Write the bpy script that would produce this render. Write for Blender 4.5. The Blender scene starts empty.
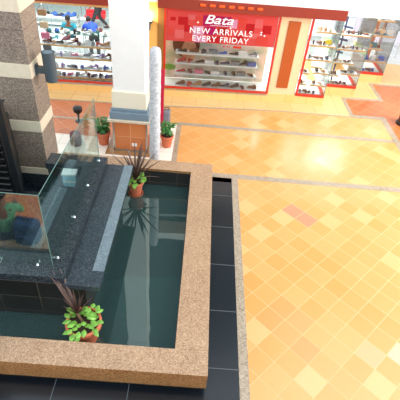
import bpy, bmesh, math, random
from mathutils import Vector, Matrix
random.seed(7)
COL = bpy.context.scene.collection
PI = math.pi
SC = bpy.context.scene

# ------------------------------------------------------------------ materials
def new_mat(name):
    m = bpy.data.materials.new(name); m.use_nodes = True
    nt = m.node_tree; nt.nodes.clear()
    out = nt.nodes.new('ShaderNodeOutputMaterial')
    return m, nt, out

def N(nt, t, **kw):
    n = nt.nodes.new(t)
    for k, v in kw.items(): setattr(n, k, v)
    return n

def srgb(r, g, b):
    f = lambda c: (c/255/12.92) if c/255 <= .04045 else ((c/255+.055)/1.055)**2.4
    return (f(r), f(g), f(b), 1)

def mat(name, col, rough=.5, var=.06, scale=6, metal=0, spec=.5, bump=0, emit=0):
    """plain surface with a little procedural unevenness"""
    m, nt, out = new_mat(name)
    b = N(nt, 'ShaderNodeBsdfPrincipled')
    b.inputs['Roughness'].default_value = rough
    b.inputs['Metallic'].default_value = metal
    b.inputs['Specular IOR Level'].default_value = spec
    tc = N(nt, 'ShaderNodeTexCoord'); no = N(nt, 'ShaderNodeTexNoise')
    no.inputs['Scale'].default_value = scale; no.inputs['Detail'].default_value = 3
    nt.links.new(tc.outputs['Object'], no.inputs['Vector'])
    mix = N(nt, 'ShaderNodeMix', data_type='RGBA')
    mix.inputs['A'].default_value = tuple(max(0, c*(1-var*2)) for c in col[:3])+(1,)
    mix.inputs['B'].default_value = tuple(min(1, c*(1+var*2)) for c in col[:3])+(1,)
    nt.links.new(no.outputs['Fac'], mix.inputs['Factor'])
    nt.links.new(mix.outputs['Result'], b.inputs['Base Color'])
    if bump:
        bp = N(nt, 'ShaderNodeBump'); bp.inputs['Strength'].default_value = bump; bp.inputs['Distance'].default_value = .01
        nt.links.new(no.outputs['Fac'], bp.inputs['Height']); nt.links.new(bp.outputs['Normal'], b.inputs['Normal'])
    if emit:
        b.inputs['Emission Color'].default_value = col; b.inputs['Emission Strength'].default_value = emit
    nt.links.new(b.outputs[0], out.inputs[0])
    return m

def speckle(name, cols, rough=.4, scale=60, spec=.5):
    """granite: several colours scattered by fine cells and noise"""
    m, nt, out = new_mat(name)
    b = N(nt, 'ShaderNodeBsdfPrincipled'); b.inputs['Roughness'].default_value = rough
    b.inputs['Specular IOR Level'].default_value = spec
    tc = N(nt, 'ShaderNodeTexCoord')
    v = N(nt, 'ShaderNodeTexVoronoi'); v.inputs['Scale'].default_value = scale
    nt.links.new(tc.outputs['Object'], v.inputs['Vector'])
    sx = N(nt, 'ShaderNodeSeparateColor'); nt.links.new(v.outputs['Color'], sx.inputs[0])
    no = N(nt, 'ShaderNodeTexNoise'); no.inputs['Scale'].default_value = 2.5; no.inputs['Detail'].default_value = 4
    nt.links.new(tc.outputs['Object'], no.inputs['Vector'])
    ad = N(nt, 'ShaderNodeMath', operation='MULTIPLY_ADD'); ad.inputs[1].default_value = .35; 
    nt.links.new(no.outputs['Fac'], ad.inputs[0]); nt.links.new(sx.outputs[0], ad.inputs[2])
    sb = N(nt, 'ShaderNodeMath', operation='SUBTRACT'); sb.inputs[1].default_value = .17
    nt.links.new(ad.outputs[0], sb.inputs[0])
    cr = N(nt, 'ShaderNodeValToRGB'); el = cr.color_ramp.elements
    while len(el) < len(cols): el.new(.5)
    for i, c in enumerate(cols): el[i].position = i/(len(cols)-1); el[i].color = c
    nt.links.new(sb.outputs[0], cr.inputs[0]); nt.links.new(cr.outputs[0], b.inputs['Base Color'])
    nt.links.new(b.outputs[0], out.inputs[0])
    return m

def tile_mat(name, ca, cb, joint, size=(.37, .37), off=(0, 0), rot=0, axes='XY', rough=.3, jw=.02, special=(), spec=.5, cc=None, grain=.05):
    """tiles laid on a grid: each tile has its own shade between ca and cb (a few of cc), with joints"""
    m, nt, out = new_mat(name); L = nt.links.new
    b = N(nt, 'ShaderNodeBsdfPrincipled'); b.inputs['Specular IOR Level'].default_value = spec
    tc = N(nt, 'ShaderNodeTexCoord'); s = N(nt, 'ShaderNodeSeparateXYZ'); L(tc.outputs['Object'], s.inputs[0])
    A, B = s.outputs[axes[0]], s.outputs[axes[1]]
    def mth(op, a, b_=None, c=None):
        n = N(nt, 'ShaderNodeMath', operation=op)
        for i, v in enumerate((a, b_, c)):
            if v is None: continue
            if isinstance(v, (int, float)): n.inputs[i].default_value = v
            else: L(v, n.inputs[i])
        return n.outputs[0]
    c_, s_ = math.cos(rot), math.sin(rot)
    a = mth('ADD', mth('MULTIPLY', A, c_), mth('MULTIPLY', B, s_))
    bb = mth('ADD', mth('MULTIPLY', A, s_), mth('MULTIPLY', B, -c_))
    a = mth('DIVIDE', mth('SUBTRACT', a, off[0]), size[0]); bb = mth('DIVIDE', mth('SUBTRACT', bb, off[1]), size[1])
    ia, ib = mth('FLOOR', a), mth('FLOOR', bb)
    fa, fb = mth('SUBTRACT', a, ia), mth('SUBTRACT', bb, ib)
    ea = mth('MULTIPLY', mth('MINIMUM', fa, mth('SUBTRACT', 1, fa)), size[0])
    eb = mth('MULTIPLY', mth('MINIMUM', fb, mth('SUBTRACT', 1, fb)), size[1])
    j = mth('LESS_THAN', mth('MINIMUM', ea, eb), jw/2)
    cv = N(nt, 'ShaderNodeCombineXYZ'); L(ia, cv.inputs[0]); L(ib, cv.inputs[1])
    wn = N(nt, 'ShaderNodeTexWhiteNoise', noise_dimensions='3D'); L(cv.outputs[0], wn.inputs['Vector'])
    no = N(nt, 'ShaderNodeTexNoise'); no.inputs['Scale'].default_value = 9; no.inputs['Detail'].default_value = 4
    L(tc.outputs['Object'], no.inputs['Vector'])
    f = mth('ADD', wn.outputs['Value'], mth('MULTIPLY', mth('SUBTRACT', no.outputs['Fac'], .5), grain*6))
    mx = N(nt, 'ShaderNodeMix', data_type='RGBA'); mx.inputs['A'].default_value = ca; mx.inputs['B'].default_value = cb
    L(f, mx.inputs['Factor']); cur = mx.outputs['Result']
    def over(cur, fac, col):
        q = N(nt, 'ShaderNodeMix', data_type='RGBA'); L(cur, q.inputs['A']); q.inputs['B'].default_value = col
        L(fac, q.inputs['Factor']); return q.outputs['Result']
    if cc:
        sp = N(nt, 'ShaderNodeSeparateColor'); L(wn.outputs['Color'], sp.inputs[0])
        cur = over(cur, mth('GREATER_THAN', sp.outputs[1], .9), cc)
    for (i, k, col) in special:
        hit = mth('MULTIPLY', mth('COMPARE', ia, i, .1), mth('COMPARE', ib, k, .1)); cur = over(cur, hit, col)
    cur = over(cur, j, joint)
    L(cur, b.inputs['Base Color'])
    L(mth('ADD', mth('MULTIPLY', j, .35), mth('ADD', rough, mth('MULTIPLY', wn.outputs['Value'], .06))), b.inputs['Roughness'])
    bp = N(nt, 'ShaderNodeBump'); bp.inputs['Strength'].default_value = .25; bp.inputs['Distance'].default_value = .004
    L(mth('SUBTRACT', mth('MULTIPLY', no.outputs['Fac'], .6), j), bp.inputs['Height']); L(bp.outputs['Normal'], b.inputs['Normal'])
    L(b.outputs[0], out.inputs[0])
    return m

def glass_mat(name, tint, refl=.04, boost=1.0):
    m, nt, out = new_mat(name); L = nt.links.new
    t = N(nt, 'ShaderNodeBsdfTransparent'); t.inputs[0].default_value = tint
    g = N(nt, 'ShaderNodeBsdfGlossy'); g.inputs['Roughness'].default_value = .01; g.inputs[0].default_value = (1, 1, 1, 1)
    fr = N(nt, 'ShaderNodeFresnel'); fr.inputs[0].default_value = 1.5
    a = N(nt, 'ShaderNodeMath', operation='MULTIPLY_ADD', use_clamp=True); a.inputs[1].default_value = boost; a.inputs[2].default_value = refl
    L(fr.outputs[0], a.inputs[0])
    mx = N(nt, 'ShaderNodeMixShader'); L(a.outputs[0], mx.inputs[0]); L(t.outputs[0], mx.inputs[1]); L(g.outputs[0], mx.inputs[2])
    L(mx.outputs[0], out.inputs[0])
    return m

def water_mat(name):
    m, nt, out = new_mat(name); L = nt.links.new
    t0 = N(nt, 'ShaderNodeBsdfTransparent'); t0.inputs[0].default_value = (.5, .7, .67, 1)
    dd = N(nt, 'ShaderNodeBsdfDiffuse'); dd.inputs[0].default_value = srgb(62, 90, 88)
    t = N(nt, 'ShaderNodeMixShader'); t.inputs[0].default_value = .6; L(t0.outputs[0], t.inputs[1]); L(dd.outputs[0], t.inputs[2])
    g = N(nt, 'ShaderNodeBsdfGlossy'); g.inputs['Roughness'].default_value = .015; g.inputs[0].default_value = (.85, 1, .98, 1)
    fr = N(nt, 'ShaderNodeFresnel'); fr.inputs[0].default_value = 1.55
    tc = N(nt, 'ShaderNodeTexCoord'); no = N(nt, 'ShaderNodeTexNoise'); no.inputs['Scale'].default_value = 2.2; no.inputs['Detail'].default_value = 1
    L(tc.outputs['Object'], no.inputs['Vector'])
    bp = N(nt, 'ShaderNodeBump'); bp.inputs['Strength'].default_value = .03; bp.inputs['Distance'].default_value = .03
    L(no.outputs['Fac'], bp.inputs['Height']); L(bp.outputs['Normal'], g.inputs['Normal'])
    a = N(nt, 'ShaderNodeMath', operation='MULTIPLY_ADD', use_clamp=True); a.inputs[1].default_value = 1.3; a.inputs[2].default_value = .03
    L(fr.outputs[0], a.inputs[0])
    mx = N(nt, 'ShaderNodeMixShader'); L(a.outputs[0], mx.inputs[0]); L(t.outputs[0], mx.inputs[1]); L(g.outputs[0], mx.inputs[2])
    L(mx.outputs[0], out.inputs[0])
    return m

R45 = PI/4
M = {}
M['tile_yellow'] = tile_mat('yellow_floor_tile', srgb(213,153,84), srgb(219,162,97), srgb(222,174,118), (.3725,.3725), (3.90,-.31), R45,
    rough=.2, jw=.012, cc=srgb(223,174,114), special=((7,-9,srgb(220,138,104)),(7,-8,srgb(220,138,104)),(3,0,srgb(198,178,146)),(0,-5,srgb(214,150,86)),(1,-5,srgb(214,150,86)),(1,-4,srgb(214,152,90)),(0,-4,srgb(216,152,88)),(0,-3,srgb(214,148,86)),(2,-1,srgb(218,166,116))), spec=.6)
M['tile_terracotta'] = tile_mat('terracotta_floor_tile', srgb(178,98,52), srgb(196,112,62), srgb(204,148,108), (.37,.37), (.1,.1), R45, rough=.3, jw=.014)
M['tile_cream'] = tile_mat('cream_floor_tile', srgb(218,180,120), srgb(224,188,132), srgb(196,152,100), (.75,.75), (-.1,.1), 0, rough=.3, jw=.014)
M['tile_white'] = tile_mat('white_floor_tile', srgb(232,222,206), srgb(242,234,222), srgb(200,194,184), (.42,.42), (-.57,.1), 0, rough=.35, jw=.012)
M['tile_black'] = tile_mat('black_floor_tile', srgb(16,24,30), srgb(28,38,46), srgb(84,92,96), (5,1.05), (-3,-.18), 0, rough=.22, jw=.012, spec=.6, grain=.1)
M['tile_blackx'] = tile_mat('black_floor_tile_row', srgb(18,24,30), srgb(28,36,44), srgb(84,92,96), (1.05,5), (-1.73,0), 0, rough=.25, jw=.012, spec=.6, grain=.1)
M['tile_blackwall'] = tile_mat('black_wall_tile', srgb(32,30,28), srgb(44,42,38), srgb(92,84,70), (.62,.36), (-2.22,-.49), 0, axes='XZ', rough=.3, jw=.01)
M['tile_blackside'] = tile_mat('black_side_tile', srgb(28,30,30), srgb(40,42,42), srgb(82,80,72), (.62,.36), (.1,-.49), 0, axes='YZ', rough=.3, jw=.01)
M['tile_basin'] = tile_mat('basin_tile', srgb(104,138,134), srgb(114,148,142), srgb(84,112,108), (.45,.45), (0,0), 0, rough=.4, jw=.012)
M['tile_plinth'] = tile_mat('plinth_tile', srgb(236,190,118), srgb(242,200,132), srgb(206,158,96), (.78,.6), (-.4,-.3), 0, axes='XZ', rough=.35, jw=.014)
M['tile_pillar'] = tile_mat('terracotta_wall_tile', srgb(206,120,66), srgb(220,134,78), srgb(232,176,128), (.42,.42), (-.42,0), 0, axes='XZ', rough=.3, jw=.012)
M['shop_floor'] = tile_mat('shop_floor_tile', srgb(196,206,206), srgb(210,218,216), srgb(176,186,186), (.6,.6), (0,0), 0, rough=.25, jw=.01)
M['granite_tan'] = speckle('tan_granite', [srgb(138,106,80), srgb(166,132,102), srgb(178,144,113), srgb(198,168,136)], .35, 75)
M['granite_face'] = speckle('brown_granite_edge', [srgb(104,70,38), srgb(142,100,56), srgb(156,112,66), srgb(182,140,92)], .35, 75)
M['granite_strip'] = speckle('grey_granite_strip', [srgb(126,112,94), srgb(158,142,120), srgb(168,153,132), srgb(188,174,154)], .35, 60)
M['granite_brown'] = speckle('brown_granite', [srgb(98,84,72), srgb(126,110,97), srgb(140,123,108), srgb(168,150,134)], .5, 65)
M['granite_black'] = speckle('black_granite', [srgb(24,29,34), srgb(38,45,51), srgb(45,53,59), srgb(76,86,91)], .25, 80)
M['granite_ledge'] = speckle('dark_grey_granite', [srgb(36,43,49), srgb(48,56,63), srgb(54,63,70), srgb(78,88,94)], .25, 80)
M['granite_bluegrey'] = speckle('honed_grey_granite', [srgb(86,101,109), srgb(104,119,127), srgb(113,128,136), srgb(134,148,155)], .35, 80)
M['stone_cream'] = mat('cream_stone', srgb(220,204,178), .5, .06, 12)
M['white'] = mat('white_paint', srgb(247,245,240), .6, .02)
M['cream_paint'] = mat('cream_paint', srgb(240,230,206), .6, .02)
M['bluegrey'] = mat('blue_grey_stone', srgb(122,142,156), .4, .05, 8)
M['steel'] = mat('brushed_steel', srgb(190,190,186), .3, .03, 8, metal=.9)
M['chrome'] = mat('chrome', srgb(200,204,206), .2, .01, metal=1)
M['black'] = mat('black_metal', srgb(20,20,22), .4, .1)
M['black_gloss'] = mat('black_gloss', srgb(14,14,15), .12, .1)
M['lampgrey'] = mat('dark_grey_enamel', srgb(66,78,84), .38, .05)
M['red'] = mat('red_paint', srgb(206,48,28), .4, .05)
M['redband'] = mat('brown_red_fascia', srgb(142,46,26), .45, .08)
M['orange'] = mat('orange_letter_paint', srgb(244,96,30), .4, .03)
M['rust'] = mat('rust_orange_panel', srgb(176,80,20), .5, .07, 20)
M['panel_cream'] = mat('cream_panel', srgb(236,204,160), .5, .03)
M['wall_orange'] = mat('warm_orange_wall', srgb(244,186,96), .6, .04)
M['brownstrip'] = mat('mottled_brown_strip', srgb(150,104,44), .6, .16, 30)
M['wood'] = mat('light_wood_edge', srgb(222,172,108), .5, .08, 14)
M['shelfwhite'] = mat('white_shelf', srgb(232,238,238), .4, .02)
M['terracotta'] = mat('terracotta_clay', srgb(206,112,76), .6, .1, 10)
M['soil'] = mat('soil', srgb(60,42,30), .9, .2, 30)
M['leaf_green'] = mat('light_green_leaf', srgb(122,176,70), .45, .3, 18)
M['leaf_dark'] = mat('green_leaf', srgb(62,124,58), .45, .3, 18)
M['leaf_maroon'] = mat('maroon_sword_leaf', srgb(84,60,52), .4, .35, 14)
M['stem'] = mat('stem', srgb(110,84,56), .7, .1)
M['post_white'] = mat('white_mottled_bark', srgb(196,198,200), .75, .32, 22, bump=.6)
M['skin'] = mat('brown_skin', srgb(128,78,52), .5, .05)
M['hair'] = mat('black_hair', srgb(20,17,16), .7, .1, 40)
M['teal_shirt'] = mat('teal_patterned_cloth', srgb(40,140,160), .8, .35, 26)
M['blue_shirt'] = mat('bright_blue_cloth', srgb(16,66,176), .8, .08)
M['red_shirt'] = mat('red_cloth', srgb(206,34,44), .8, .08)
M['dark_trouser'] = mat('dark_trouser_cloth', srgb(36,40,46), .8, .08)
M['green_cloth'] = mat('mottled_green_knit', srgb(104,158,112), .85, .45, 38, bump=.5)
M['navy_cloth'] = mat('navy_bag_canvas', srgb(22,52,92), .7, .3, 14)
M['pale_blue'] = mat('pale_blue_plastic', srgb(176,224,236), .3, .03)
M['pink'] = mat('pink_leather', srgb(214,44,104), .5, .05)
M['magenta_banner'] = mat('crimson_banner', srgb(196,24,70), .5, .18, 34)
M['bench_red'] = mat('red_vinyl', srgb(214,40,52), .5, .05)
M['shopwall'] = mat('pale_shop_wall', srgb(184,206,210), .7, .03)
M['lens'] = mat('warm_lamp_glass', srgb(255,226,170), .3, .01, emit=6)
M['glass_green'] = glass_mat('balustrade_glass', (.84, .94, .92, 1), .085, .3)
M['glass_edge'] = mat('green_glass_edge', srgb(104,140,130), .15, .02)
M['glass_shop'] = glass_mat('shop_glass', (.955, .975, .97, 1), .0, .9)
M['water'] = water_mat('pool_water')
GOODS = {}
for nm, c in {'navy':(34,44,92),'black':(30,28,32),'brown':(112,66,44),'tan':(184,136,92),'white':(226,226,226),'maroon':(96,34,46),'grey':(126,130,138),
              'blue':(52,96,180),'lilac':(166,140,196),'teal':(40,130,140),'pink':(220,120,150),'beige':(216,186,150),'red':(190,40,44)}.items():
    GOODS[nm] = mat(nm+'_leather', srgb(*c), .45, .08, 20)

# ------------------------------------------------------------------ mesh helpers
class MB:
    def __init__(s): s.bm = bmesh.new()
    def box(s, x0, x1, y0, y1, z0, z1, bev=0, xf=None):
        c = bmesh.ops.create_cube(s.bm, size=1)['verts']
        for v in c:
            v.co = Vector(((x0+x1)/2+v.co.x*(x1-x0), (y0+y1)/2+v.co.y*(y1-y0), (z0+z1)/2+v.co.z*(z1-z0)))
        if bev:
            e = list({e for v in c for e in v.link_edges})
            r = bmesh.ops.bevel(s.bm, geom=e, offset=bev, segments=2, affect='EDGES', profile=.6)
            c = list({v for f in r['faces'] for v in f.verts} | {v for v in c if v.is_valid})
        if xf is not None:
            bmesh.ops.transform(s.bm, matrix=xf, verts=c)
        return s
    def lathe(s, prof, loc=(0,0,0), seg=28, close=True, xf=None):
        rings = []; new = []
        for r, z in prof:
            if r <= 1e-6:
                v = s.bm.verts.new((loc[0], loc[1], loc[2]+z)); rings.append([v]); new.append(v)
            else:
                ring = [s.bm.verts.new((loc[0]+r*math.cos(2*PI*i/seg), loc[1]+r*math.sin(2*PI*i/seg), loc[2]+z)) for i in range(seg)]
                rings.append(ring); new += ring
        for a, b in zip(rings, rings[1:]):
            for i in range(seg):
                k = (i+1) % seg
                if len(a) == 1 and len(b) == 1: continue
                if len(a) == 1: s.bm.faces.new((a[0], b[k], b[i]))
                elif len(b) == 1: s.bm.faces.new((a[i], a[k], b[0]))
                else: s.bm.faces.new((a[i], a[k], b[k], b[i]))
        if xf is not None: bmesh.ops.transform(s.bm, matrix=xf, verts=new)
        return s
    def tube(s, pts, r, seg=10, r2=None):
        pts = [Vector(p) for p in pts]; rings = []
        for i, p in enumerate(pts):
            d = (pts[min(i+1, len(pts)-1)]-pts[max(i-1, 0)]).normalized()
            up = Vector((0,0,1)) if abs(d.z) < .9 else Vector((1,0,0))
            a = d.cross(up).normalized(); b = d.cross(a)
            rr = r if r2 is None else r+(r2-r)*i/(len(pts)-1)
            rings.append([s.bm.verts.new(p+a*rr*math.cos(2*PI*k/seg)+b*rr*math.sin(2*PI*k/seg)) for k in range(seg)])
        for A, B in zip(rings, rings[1:]):
            for k in range(seg): s.bm.faces.new((A[k], A[(k+1)%seg], B[(k+1)%seg], B[k]))
        s.bm.faces.new(rings[0]); s.bm.faces.new(rings[-1][::-1])
        return s
    def ell(s, c, r, seg=16):
        v = bmesh.ops.create_uvsphere(s.bm, u_segments=seg, v_segments=max(6, seg//2), radius=1)['verts']
        bmesh.ops.transform(s.bm, matrix=Matrix.Translation(c) @ Matrix.Diagonal((*r, 1)), verts=v)
        return s
    def prism(s, pts, z0, z1):
        a = [s.bm.verts.new((x, y, z0)) for x, y in pts]; b = [s.bm.verts.new((x, y, z1)) for x, y in pts]
        n = len(pts); s.bm.faces.new(a[::-1]); s.bm.faces.new(b)
        for i in range(n): s.bm.faces.new((a[i], a[(i+1)%n], b[(i+1)%n], b[i]))
        return s
    def build(s, name, m, parent=None, smooth=False, loc=None, rotz=0):
        bmesh.ops.recalc_face_normals(s.bm, faces=s.bm.faces)
        me = bpy.data.meshes.new(name); s.bm.to_mesh(me); s.bm.free()
        ms = m if isinstance(m, (list, tuple)) else [m]
        for q in ms: me.materials.append(q)
        if smooth:
            for p in me.polygons: p.use_smooth = True
        o = bpy.data.objects.new(name, me); COL.objects.link(o)
        if loc is not None: o.location = loc
        o.rotation_euler.z = rotz
        if parent: o.parent = parent
        return o

def tag(o, label, cat, group=None, kind=None):
    o['label'] = label; o['category'] = cat
    if group: o['group'] = group
    if kind: o['kind'] = kind
    return o
def thing(name, label, cat, loc=(0,0,0), rotz=0, group=None):
    o = bpy.data.objects.new(name, None); COL.objects.link(o); o.empty_display_size = .1
    o.location = loc; o.rotation_euler.z = rotz
    return tag(o, label, cat, group)
def struct(o): o['kind'] = 'structure'; return o
def dup(root, loc, rotz=0):
    r = root.copy(); COL.objects.link(r); r.location = loc; r.rotation_euler.z = rotz
    for ch in list(root.children):
        c = ch.copy(); COL.objects.link(c); c.parent = r
        for g in list(ch.children):
            d = g.copy(); COL.objects.link(d); d.parent = c
    return r
ORD = ['first','second','third','fourth','fifth','sixth','seventh','eighth','ninth','tenth','eleventh','twelfth','thirteenth','fourteenth','fifteenth']

def slab(name, pts, z, m, th=.02):
    return struct(MB().prism(pts, z-th, z).build(name, m))
def rect(x0, x1, y0, y1): return [(x0,y0),(x1,y0),(x1,y1),(x0,y1)]
FA = math.atan(.06)                                  # the shop fronts run a little askew of the pool
def FW(u, v=0, z=0):
    return (u*math.cos(FA)-v*math.sin(FA), 12.4+u*math.sin(FA)+v*math.cos(FA), z)
FY = lambda x, off=0: 12.4+.06*x+off

# ------------------------------------------------------------------ floor
PX1, PX0 = .42, -.06          # pool rim outer / inner right
PY0, PYi, PYj, PY1 = 2.94, 3.32, 7.68, 8.05
slab('floor', [(1.07,-3),(5.68,-3),(5.68,12.0),(2.5,11.98),(1.07,11.86)], 0, M['tile_yellow'])
slab('floor', [(-.47,8.05),(1.07,8.05),(1.07,11.86),(-.47,11.70)], 0, M['tile_yellow'])
slab('floor', [(-1.2,10.6),(-.47,10.6),(-.47,11.70),(-1.2,11.63)], 0, M['tile_yellow'])
slab('floor', [(-8,11.3),(-1.2,11.63),(1.07,11.86),(2.5,11.98),(5.0,12.0),(4.73,12.1),(4.73,13.35),(6.05,13.45),(6.05,14.75),(12,14.75),(12,17),(-8,17)], .001, M['tile_cream'])
slab('floor', [(-8,9.6),(-1.2,9.6),(-1.2,11.63),(-8,11.3)], 0, M['tile_terracotta'])
slab('floor', [(-3.1,8.05),(-.57,8.05),(-.57,10.58),(-1.2,10.58),(-1.2,9.6),(-3.1,9.6)], .001, M['tile_white'])
slab('floor', rect(-8, -3.1, 8.0, 9.6), 0, M['tile_white'])
slab('floor', [(4.86,12.15),(5.85,12.12),(12,12.12),(12,14.62),(6.18,14.62),(6.18,13.3),(4.86,13.2)], .002, M['tile_terracotta'])
slab('floor', rect(5.85, 12, -3, 12.12), 0, M['tile_terracotta'])
slab('floor', rect(.33, .925, 2.45, 8.22), 0, M['tile_black'])
slab('floor', rect(-8, .33, 2.45, 3.06), 0, M['tile_blackx'])
slab('floor', rect(-8, .93, -3, 2.3), 0, M['tile_terracotta'])
slab('floor', rect(-8, -3.1, 4.0, 8.0), .0, M['tile_black'])
# granite bands in the floor
slab('trim_1', rect(.925, 1.075, -3, 8.22), .003, M['granite_strip'])
slab('trim_2', rect(.44, 5.7, 8.22, 8.40), .004, M['granite_strip'])
slab('trim_3', rect(-.57, 5.7, 10.58, 10.73), .004, M['granite_strip'])
slab('trim_4', rect(-.58, -.45, 8.05, 10.58), .003, M['granite_strip'])
slab('trim_5', rect(5.68, 5.86, -3, 12.12), .004, M['granite_strip'])
slab('trim_6', [(1.07,11.86),(2.5,11.98),(4.73,12.0),(4.73,13.33),(6.05,13.42),(6.05,14.75),(12,14.75),(12,14.62),(6.18,14.62),(6.18,13.3),(4.86,13.2),(4.86,12.13),(5.86,12.12),(5.86,11.95),(2.5,11.92),(1.07,11.80)], .005, M['granite_strip'])
slab('trim_7', rect(-8, .93, 2.3, 2.45), .003, M['granite_strip'])
slab('trim_8', rect(-8, -1.2, 10.40, 10.50), .004, M['granite_strip'])
slab('trim_9', rect(-2.25, -1.0, 8.82, 9.9), .006, M['granite_face'])
slab('trim_10', [(-8,11.26),(-1.2,11.59),(1.07,11.80),(1.07,11.86),(-1.2,11.65),(-8,11.31)], .006, M['granite_strip'])

# ------------------------------------------------------------------ pool
pool = thing('reflecting_pool', 'rectangular sunken pool with broad tan granite rim and dark greenish water', 'pool', (0, 5.5, 0))
def at0(o, root):           # geometry given in world coordinates: compensate the parent's location
    o.parent = root; o.matrix_parent_inverse = Matrix.Translation(-Vector(root.location)) ; return o
RZ = .48
b = MB()
b.box(-8, PX1, PY0, PYi, .13, RZ, .008); b.box(PX0, PX1, PYi-.001, PYj+.001, .13, RZ, 0); b.box(-3.0, PX1, PYj, PY1, .13, RZ, .008)
o = b.build('rim', [M['granite_tan'], M['granite_face']]); at0(o, pool)
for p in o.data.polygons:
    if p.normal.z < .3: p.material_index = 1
b = MB(); b.box(-8, PX1-.03, PY0+.06, PYi, -.5, .13); b.box(PX0, PX1-.03, PYi, PYj, -.5, .13); b.box(-3, PX1-.03, PYj, PY1-.03, -.5, .13)
at0(b.build('rim_base', M['tile_blackwall']), pool)
b = MB(); b.box(-8, PX0, PYi, PYi+.012, -.4, .42); b.box(PX0-.012, PX0, PYi, PYj, -.4, .42); b.box(-3, PX0, PYj-.012, PYj, -.4, .42)
at0(b.build('inner_lining', M['tile_blackwall']), pool)
at0(MB().box(-8, PX0, PYi, PYj, -.42, -.36).build('basin_floor', M['tile_basin']), pool)
at0(MB().prism(rect(-8, PX0-.012, PYi+.012, 4.02)+[], .03, .05).build('water', M['water']), pool)
o = MB().prism(rect(-1.5, PX0-.012, 4.02, PYj-.012), .03, .05).build('water', M['water']); at0(o, pool)
o = MB().prism(rect(-3, -1.5, 7.05, PYj-.012), .03, .05).build('water', M['water']); at0(o, pool)

# ------------------------------------------------------------------ raised black platform
plat = thing('raised_platform', 'raised black granite platform with stepped ledge standing in the pool', 'platform', (-2, 5.5, 0))
at0(MB().box(-1.77, -1.25, 3.94, 7.07, .85, .95, .006).build('ledge', M['granite_ledge']), plat)
at0(MB().box(-1.42, -1.245, 4.24, 7.075, .951, .956).build('ledge_strip', M['granite_bluegrey']), plat)
b = MB()
b.box(-8, -1.77, 3.96, 4.5, .93, 1.07, .006); b.box(-2.17, -1.77, 4.5, 6.75, .93, 1.07, 0); b.box(-2.92, -1.77, 6.75, 7.13, .93, 1.07, .006)
at0(b.build('kerb', M['granite_black']), plat)
b = MB(); b.box(-8, -1.5, 4.02, 4.3, -.36, .93)
at0(b.build('front_wall', M['tile_blackwall']), plat)
b = MB(); b.box(-1.75, -1.5, 4.3, 7.0, -.36, .93); b.box(-2.9, -1.75, 6.78, 7.05, -.36, .93)
at0(b.build('side_wall', M['tile_blackside']), plat)
at0(MB().box(-8, -1.75, 4.3, 6.78, .2, .3).build('sunken_floor', M['granite_black']), plat)
b = MB(); b.box(-2.8, -1.76, 4.31, 6.77, .301, .69, .005)
at0(b.build('inner_step', M['granite_ledge']), plat)
at0(MB().box(-2.62, -2.45, 4.31, 6.5, .69, .70).build('strip_reflection', M['granite_bluegrey']), plat)  # pale strip standing in for the ledge strip's reflection in the side glass

# glass balustrade
bal = thing('glass_balustrade', 'frameless greenish glass balustrade fixed with chrome studs on the black platform', 'balustrade', (-1.98, 4.18, 1.07))
def gpanel(x0, y0, x1, y1, z0, z1, t=.012):
    d = Vector((x1-x0, y1-y0, 0)); n = Vector((-d.y, d.x, 0)).normalized()*t/2
    a = Vector((x0,y0,0)); c = Vector((x1,y1,0))
    o = MB().prism([tuple((a-n)[:2]), tuple((c-n)[:2]), tuple((c+n)[:2]), tuple((a+n)[:2])], z0, z1).build('glass_panel', M['glass_green']); at0(o, bal)
    # polished edge
    e = MB(); e.tube([(x0,y0,z1+.003),(x1,y1,z1+.003)], .005, 6)
    e.tube([(x1,y1,z0),(x1,y1,z1)], .005, 6)
    q = e.build('glass_edge', M['glass_edge']); q.parent = o
gpanel(-8, 4.18, -1.985, 4.18, 1.0, 2.42)
gpanel(-1.98, 4.19, -1.91, 7.0, 1.0, 2.42)
for (x, y) in ((-2.77,4.15),(-2.2,4.15),(-3.4,4.15),(-1.95,4.32),(-1.945,5.25),(-1.93,6.13),(-1.905,6.95)):
    at0(MB().lathe([(0,0),(.02,0),(.025,.01),(.025,.03),(.014,.038),(.008,.055),(0,.06)], (x, y, 1.07), 16).build('stud', M['chrome'], smooth=True), bal)

# pale blue box down inside the platform
bx = thing('plastic_box', 'pale blue box with raised lid inside the glass balustrade', 'box', (-2.42, 6.64, .69), .05)
MB().box(-.13,.13,-.09,.09,0,.27,.008).build('box_body', M['pale_blue'], bx)
MB().box(-.14,.14,-.10,.10,.27,.31,.008).build('lid', M['white'], bx)
MB().box(-.11,.11,-.097,-.09,.1,.14).build('label_strip', M['white'], bx)

# ------------------------------------------------------------------ banded stone column, wall lamp
colm = thing('stone_column', 'square brown granite column with cream stone bands at the left', 'column', (-3.46, 7.66, 0))
b = MB()
zs = [(.53, 1.42), (1.66, 2.55), (2.82, 3.71), (3.96, 4.9), (5.1, 8.0)]
for z0, z1 in zs:
    n = 3 if z1-z0 > .5 else 1
    for k in range(n):
        h = (z1-z0)/n; b.box(-.35, .35, -.355, .355, z0+k*h+.003, z0+(k+1)*h-.003, .004)
b.build('granite_courses', M['granite_brown'], colm)
MB().box(-.36, .36, -.365, .365, 0, .369, .004).build('black_base', M['granite_black'], colm)
for z0, z1 in [(.37,.53),(1.42,1.66),(2.55,2.82),(3.71,3.96),(4.9,5.1)]:
    MB().box(-.362, .362, -.367, .367, z0, z1, .006).build('stone_band', M['stone_cream'], colm)

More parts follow.
